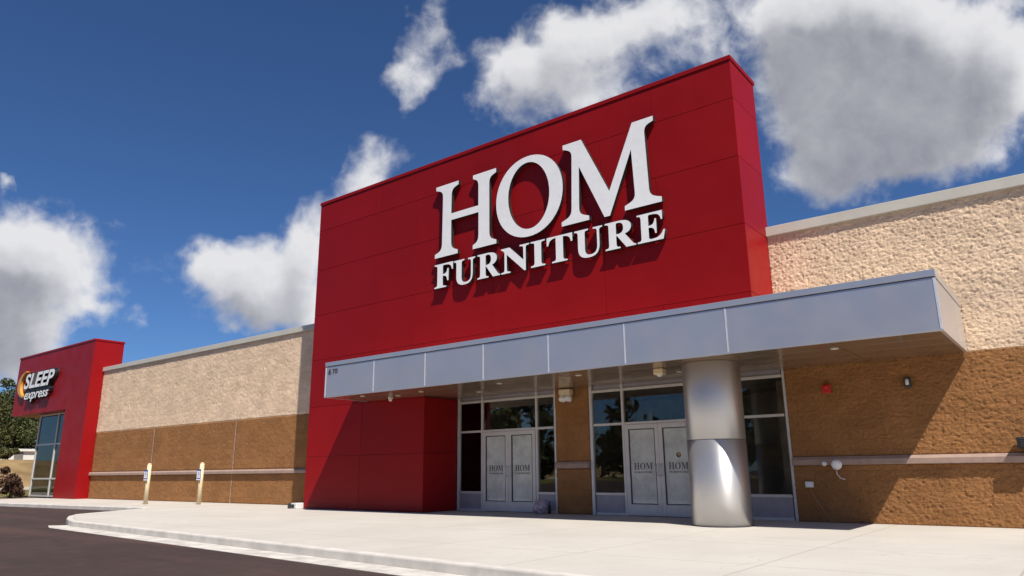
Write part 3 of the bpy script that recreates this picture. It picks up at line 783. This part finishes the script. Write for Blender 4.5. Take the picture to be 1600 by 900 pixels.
# ------------------------------------------------------------------ plants
def leafcloud(bm, centres, n, size, rng, flat=1.0):
    for (c, r) in centres:
        for _ in range(n):
            d = Vector((rng.gauss(0, 1), rng.gauss(0, 1), rng.gauss(0, 1))).normalized()*r*(rng.random()**.45)
            p = Vector(c)+Vector((d.x, d.y, d.z*flat))
            s = size*rng.uniform(.6, 1.3)
            nrm = Vector((rng.gauss(0, 1), rng.gauss(0, 1), rng.gauss(.5, 1))).normalized()
            a = nrm.orthogonal().normalized(); b = nrm.cross(a); th = rng.uniform(0, 6.28)
            u = (a*math.cos(th)+b*math.sin(th))*s; w = (b*math.cos(th)-a*math.sin(th))*s*.6
            vs = [bm.verts.new(p-u), bm.verts.new(p+w*.9), bm.verts.new(p+u), bm.verts.new(p-w*.9)]
            bm.faces.new(vs)

def tree(x, y, z, h, w, seed, label, mat, dens=30):
    rng = random.Random(seed)
    e = empty('broadleaf_tree', (x, y, z), label, 'tree', 'trees behind the red corner box')
    bm = bmesh.new()
    pts = [Vector((x, y, z-.2))]; 
    for i in range(1, 6): pts.append(Vector((x+rng.uniform(-.12, .12)*i*.5, y+rng.uniform(-.12, .12)*i*.5, z+h*.78*i/5)))
    for i in range(5): cyl(bm, pts[i], pts[i+1], h*.022*(1-i*.17), h*.022*(1-(i+1)*.17), n=9, cap=(i in (0, 4)))
    cent = []
    for k in range(24):
        a = rng.uniform(0, 6.28); u = rng.uniform(.18, 1.0); rad = w*.5*math.sin(math.pi*min(1, (u*.86+.1)))**.7*rng.uniform(.45, 1.0)
        c = Vector((x+math.cos(a)*rad, y+math.sin(a)*rad, z+h*(.08+.84*u)))
        cent.append((c, w*rng.uniform(.13, .22)))
        j = min(4, int(u*4)); cyl(bm, pts[j]*.5+pts[min(5, j+1)]*.5, c, h*.007, h*.002, n=6, cap=False)
    mesh_obj('trunk', bm, M['bark'], e)
    bm = bmesh.new(); leafcloud(bm, cent+[(Vector((x, y, z+h*.93)), w*.1)], int(dens*11), .17, rng, .8)
    mesh_obj('crown', bm, mat, e)

def at(px, dist, z=3.0):
    """ground position seen along a fixed bearing from the pavement"""
    a = R(px); return (9.45+dist*math.cos(a), -15.99+dist*math.sin(a), z)
tl_ = [(162.9, 122, 11.6, 9, 'leaf', 'tallest dark tree touching the left edge of the red corner box'),
       (164.4, 118, 8.6, 11, 'leaf2', 'dark olive tree at the far left edge of the picture'),
       (161.8, 126, 9.0, 11, 'leaf2', 'rounded tree seen just under the red corner box'),
       (160.4, 120, 8.6, 11, 'leaf', 'dark tree showing beside the corner window'),
       (163.6, 138, 11.0, 12, 'leaf', 'dark tree farther back between the two at the left edge')]
for i, (b, d, h, w, mt, lab) in enumerate(tl_):
    x, y, z = at(b, d); tree(x, y, z-.1, h, w, 11+i, lab, M[mt])

def shrub(x, y, z, r, h, seed, label, mat, n=260, name='shrub', grp=None, size=.07):
    rng = random.Random(seed)
    e = empty(name, (x, y, z), label, 'shrub', grp)
    bm = bmesh.new(); cent = []
    for k in range(16):
        a = rng.uniform(0, 6.28); rr = r*rng.uniform(.1, 1.0); c = Vector((x+math.cos(a)*rr, y+math.sin(a)*rr, z+h*rng.uniform(.22, .95)))
        cent.append((c, r*rng.uniform(.2, .42))); cyl(bm, (x+rng.uniform(-.1, .1), y+rng.uniform(-.1, .1), z), c, .025, .008, n=6, cap=False)
    mesh_obj('stem', bm, M['bark'], e)
    bm = bmesh.new(); leafcloud(bm, cent, n, size, rng, .85); mesh_obj('foliage', bm, mat, e)
shrub(-35.3, -2.5, .0, 1.2, 1.6, 3, 'dark reddish shrub at the far left in front of the red corner box', M['barberry'], 300)
shrub(-33.8, -1.75, .0, .7, 1.1, 4, 'smaller dark reddish shrub close to the corner window', M['barberry'], 260)
x, y, z = at(163.9, 108, 2.8); shrub(x, y, z, 1.8, 2.4, 5, 'green bush on the bank in front of the white building, left one', M['leaf'], 300, size=.16)
x, y, z = at(162.3, 107, 2.8); shrub(x, y, z, 1.3, 1.5, 6, 'low green bush on the bank in front of the white building, right one', M['leaf2'], 260, size=.16)

rng = random.Random(50); bm = bmesh.new(); cent = []
for k in range(90):
    x = -150+k*3.3+rng.uniform(-2, 2); y = -92+rng.uniform(-8, 8)
    for q in range(6): cent.append((Vector((x+rng.uniform(-2, 2), y, 1.5+rng.uniform(0, 1)*(11+4*math.sin(k*.35)+2.5*math.sin(k*.9)))), rng.uniform(2, 3.2)))
leafcloud(bm, cent, 40, .9, rng, .9)
o = mesh_obj('distant_wood', bm, M['leaf'], None, org=(0, -92, ZA)); tag(o, 'dark line of woods across the road, mirrored in the shop glass', 'woods', kind='stuff')
hx, hy, hz = at(162.4, 113, 2.95)
hs = empty('low_building', (hx, hy, hz), 'long low white building behind the dry bank under the trees', 'building')
wall_ = boxes('wall', [(hx-3, hx, hy-6, hy+7, hz-.3, hz+1.3)], M['housewall'], hs)
boxes('roof', [(hx-3.3, hx+.3, hy-6.3, hy+7.3, hz+1.303, hz+1.6)], M['housewall'], hs)
boxes('door', [(hx+.001, hx+.05, hy+1, hy+2, hz-.25, hz+1.2)], M['houseroof'], hs)

# ------------------------------------------------------------------ sky, sun
SUN = Vector((2.0, -1.07, 3.1)).normalized()
elev = math.asin(SUN.z); rot = math.atan2(SUN.x, SUN.y)
world = bpy.data.worlds.new('World'); scene.world = world; world.use_nodes = True
t = NT(world.node_tree); bg = t.n['Background']
sky = t.new('ShaderNodeTexSky'); sky.sky_type = 'NISHITA'; sky.sun_disc = False
sky.sun_elevation = elev; sky.sun_rotation = rot
sky.altitude = 1500; sky.air_density = 1.0; sky.dust_density = 1.0; sky.ozone_density = 5.0
dirv = t.new('ShaderNodeTexCoord').outputs['Generated']
# a fixed compass frame for placing clouds by bearing and elevation
yaw, pit, rol, f = .6614, .2502, -.0096, 1128.19
F = Vector((-math.sin(yaw)*math.cos(pit), math.cos(yaw)*math.cos(pit), math.sin(pit)))
rt = Vector((math.cos(yaw), math.sin(yaw), 0)); up = rt.cross(F)
RT = rt*math.cos(rol)+up*math.sin(rol); UP = -rt*math.sin(rol)+up*math.cos(rol)
def dot(v):
    n = t.new('ShaderNodeVectorMath', operation='DOT_PRODUCT'); t.l.new(dirv, n.inputs[0]); n.inputs[1].default_value = v
    return n.outputs['Value']
dF = t.math('MAXIMUM', dot(F), .05)
U = t.math('MULTIPLY', t.math('DIVIDE', dot(RT), dF), f/100); V = t.math('MULTIPLY', t.math('DIVIDE', dot(UP), dF), f/100)
ahead = t.ramp(dot(F), .1, .3)
# clouds: centre x,y, radii (units of 1/100), tilt deg, weight
CL = [(.45, 4.05, 1.3, .68, 0, 1.25), (-.4, 4.4, 1.2, .8, 0, 1.1), (.1, 5.0, 1.1, .45, 0, .95), (.1, 5.55, 1.0, .45, 0, .75),
      (3.45, 4.2, .62, .40, 0, 1.0), (4.3, 4.35, .85, .6, 0, 1.05), (4.85, 3.75, .35, .6, 0, .85), (4.3, 4.8, 1.1, .35, 0, .85), (5.7, 2.75, .55, .38, 30, .75), (6.05, 2.3, .45, .3, 10, .38),
      (6.65, .4, .38, .95, -14, .62), (6.15, 1.15, .33, .25, 20, .6), (6.55, 1.4, .16, .5, -38, .42), (7.0, .55, .25, .35, 0, .3),
      (8.2, 1.1, .75, .62, 30, .9), (9.0, .8, 1.3, .55, 28, .74), (10.2, .25, 1.4, .48, 20, .7), (9.2, 1.5, .9, .35, 20, .5), (10.5, 1.0, .9, .33, 28, .5),
      (13.1, .6, 1.25, 1.1, 0, 1.1), (12.95, 1.6, 1.0, .9, 0, 1.1), (14.2, .6, 1.6, 1.2, 0, 1.1), (14.3, 1.7, 1.3, .9, 0, 1.1), (13.05, 2.6, .75, .5, 0, .9), (15.3, 1.5, .9, .8, 20, .8), (15.7, .5, .7, .6, 0, .55), (14.0, 2.3, .8, .5, 0, .8),
      (1.3, 4.8, .35, .15, 0, .42), (2.1, 4.93, .22, .16, 0, .42), (.1, 2.85, .14, .22, 0, .48), (12.4, .2, .6, .5, 0, .8)]
def density(name):
    gt = bpy.data.node_groups.new(name, 'ShaderNodeTree')
    gt.interface.new_socket('U', in_out='INPUT', socket_type='NodeSocketFloat'); gt.interface.new_socket('V', in_out='INPUT', socket_type='NodeSocketFloat')
    gt.interface.new_socket('D', in_out='OUTPUT', socket_type='NodeSocketFloat'); gt.interface.new_socket('A', in_out='OUTPUT', socket_type='NodeSocketFloat')
    q = NT(gt); gi = q.new('NodeGroupInput'); go = q.new('NodeGroupOutput')
    u, v = gi.outputs['U'], gi.outputs['V']
    cb = q.new('ShaderNodeCombineXYZ'); q.l.new(u, cb.inputs[0]); q.l.new(v, cb.inputs[1])
    p = cb.outputs[0]
    acc = None
    # warp the blob coordinates so outlines billow
    nz = q.new('ShaderNodeTexNoise'); nz.inputs['Scale'].default_value = 1.3; nz.inputs['Detail'].default_value = 3; q.l.new(p, nz.inputs['Vector'])
    sp = q.new('ShaderNodeSeparateColor'); q.l.new(nz.outputs['Color'], sp.inputs[0])
    uw = q.math('ADD', u, q.math('MULTIPLY', q.math('SUBTRACT', sp.outputs[0], .5), .9)); vw = q.math('ADD', v, q.math('MULTIPLY', q.math('SUBTRACT', sp.outputs[1], .5), .9))
    for (cx, cy, rx, ry, tilt, wt) in CL:
        a = R(tilt); cx, cy = cx-8.0, 4.5-cy
        du = q.math('SUBTRACT', uw, cx); dv = q.math('SUBTRACT', vw, cy)
        e1 = q.math('ADD', q.math('MULTIPLY', du, math.cos(a)/rx), q.math('MULTIPLY', dv, math.sin(a)/rx))
        e2 = q.math('ADD', q.math('MULTIPLY', du, -math.sin(a)/ry), q.math('MULTIPLY', dv, math.cos(a)/ry))
        r2 = q.math('ADD', q.math('MULTIPLY', e1, e1), q.math('MULTIPLY', e2, e2))
        m = q.math('MULTIPLY', q.math('EXPONENT', q.math('MULTIPLY', r2, -1.0)), wt)
        acc = m if acc is None else q.math('ADD', acc, m)
    acc = q.math('MINIMUM', acc, 1.6)
    n1 = q.noise(p, 1.1, 9, .56, .25)
    n2 = q.noise(p, 3.2, 7, .58, .6)
    fb = q.math('ADD', q.math('MULTIPLY', q.math('SUBTRACT', n1, .5), 1.55), q.math('MULTIPLY', q.math('SUBTRACT', n2, .5), .55))
    on = q.ramp(acc, .04, .3)
    d = q.math('MULTIPLY', q.math('ADD', acc, fb), on)
    q.l.new(d, go.inputs['D']); q.l.new(acc, go.inputs['A'])
    return gt
DG = density('cloud_density')
def D(u, v):
    n = t.new('ShaderNodeGroup'); n.node_tree = DG; t.put(n.inputs['U'], u); t.put(n.inputs['V'], v); return n
d0 = D(U, V).outputs['D']
d1 = D(t.math('ADD', U, .16), t.math('ADD', V, .30)).outputs['D']     # a little way toward the sun
d2 = D(t.math('ADD', U, .15), t.math('ADD', V, .62)).outputs['A']     # farther into the cloud's sunward side
alpha = t.math('MULTIPLY', t.ramp(d0, .20, 1.05, 0, .98), ahead)
sh = t.math('ADD', t.math('MULTIPLY', t.ramp(d1, .5, 2.2, 0, 1, False), .75), t.math('MULTIPLY', t.ramp(d2, .65, 1.55), .62))
sh = t.ramp(sh, .12, 1.22, 0, 1, False)
CS = 10.8                                # cloud radiance in sky units
cloud = t.mix(sh, (.80*CS, .80*CS, .82*CS), (.30*CS, .31*CS, .36*CS))
# fair-weather clouds in the rest of the sky dome
gen = t.noise(dirv, 2.6, 8, .6, .3)
oth = t.math('MULTIPLY', t.ramp(gen, .58, .74), t.math('SUBTRACT', 1.0, ahead))
skyc = t.mix(1.0, sky.outputs[0], (.56, .76, 1.0), 'MULTIPLY')
c = t.mix(alpha, skyc, cloud)
c = t.mix(t.math('MULTIPLY', oth, .8), c, (.62*CS, .63*CS, .66*CS))
t.l.new(c, bg.inputs['Color']); bg.inputs['Strength'].default_value = .075

sl = bpy.data.lights.new('sun', 'SUN'); sl.energy = 5.0; sl.angle = R(.53); sl.color = (1.0, .94, .85)
so = bpy.data.objects.new('sun', sl); link(so); so.location = (20, -20, 40)
so.rotation_euler = SUN.to_track_quat('Z', 'Y').to_euler()

# ------------------------------------------------------------------ camera
cam = bpy.data.cameras.new('camera'); cam.sensor_width = 36; cam.lens = 36*f/1600; cam.clip_end = 5000; cam.clip_start = .05
co = bpy.data.objects.new('camera', cam); link(co)
m3 = Matrix((RT, UP, -F)).transposed()
co.matrix_world = Matrix.Translation((9.4525, -15.9921, 1.0341)) @ m3.to_4x4()
scene.camera = co

scene.view_settings.view_transform = 'Standard'; scene.view_settings.look = 'None'
scene.view_settings.exposure = .3; scene.view_settings.gamma = 1
scene.cycles.max_bounces = 8; scene.cycles.transparent_max_bounces = 12
scene.cycles.use_denoising = True
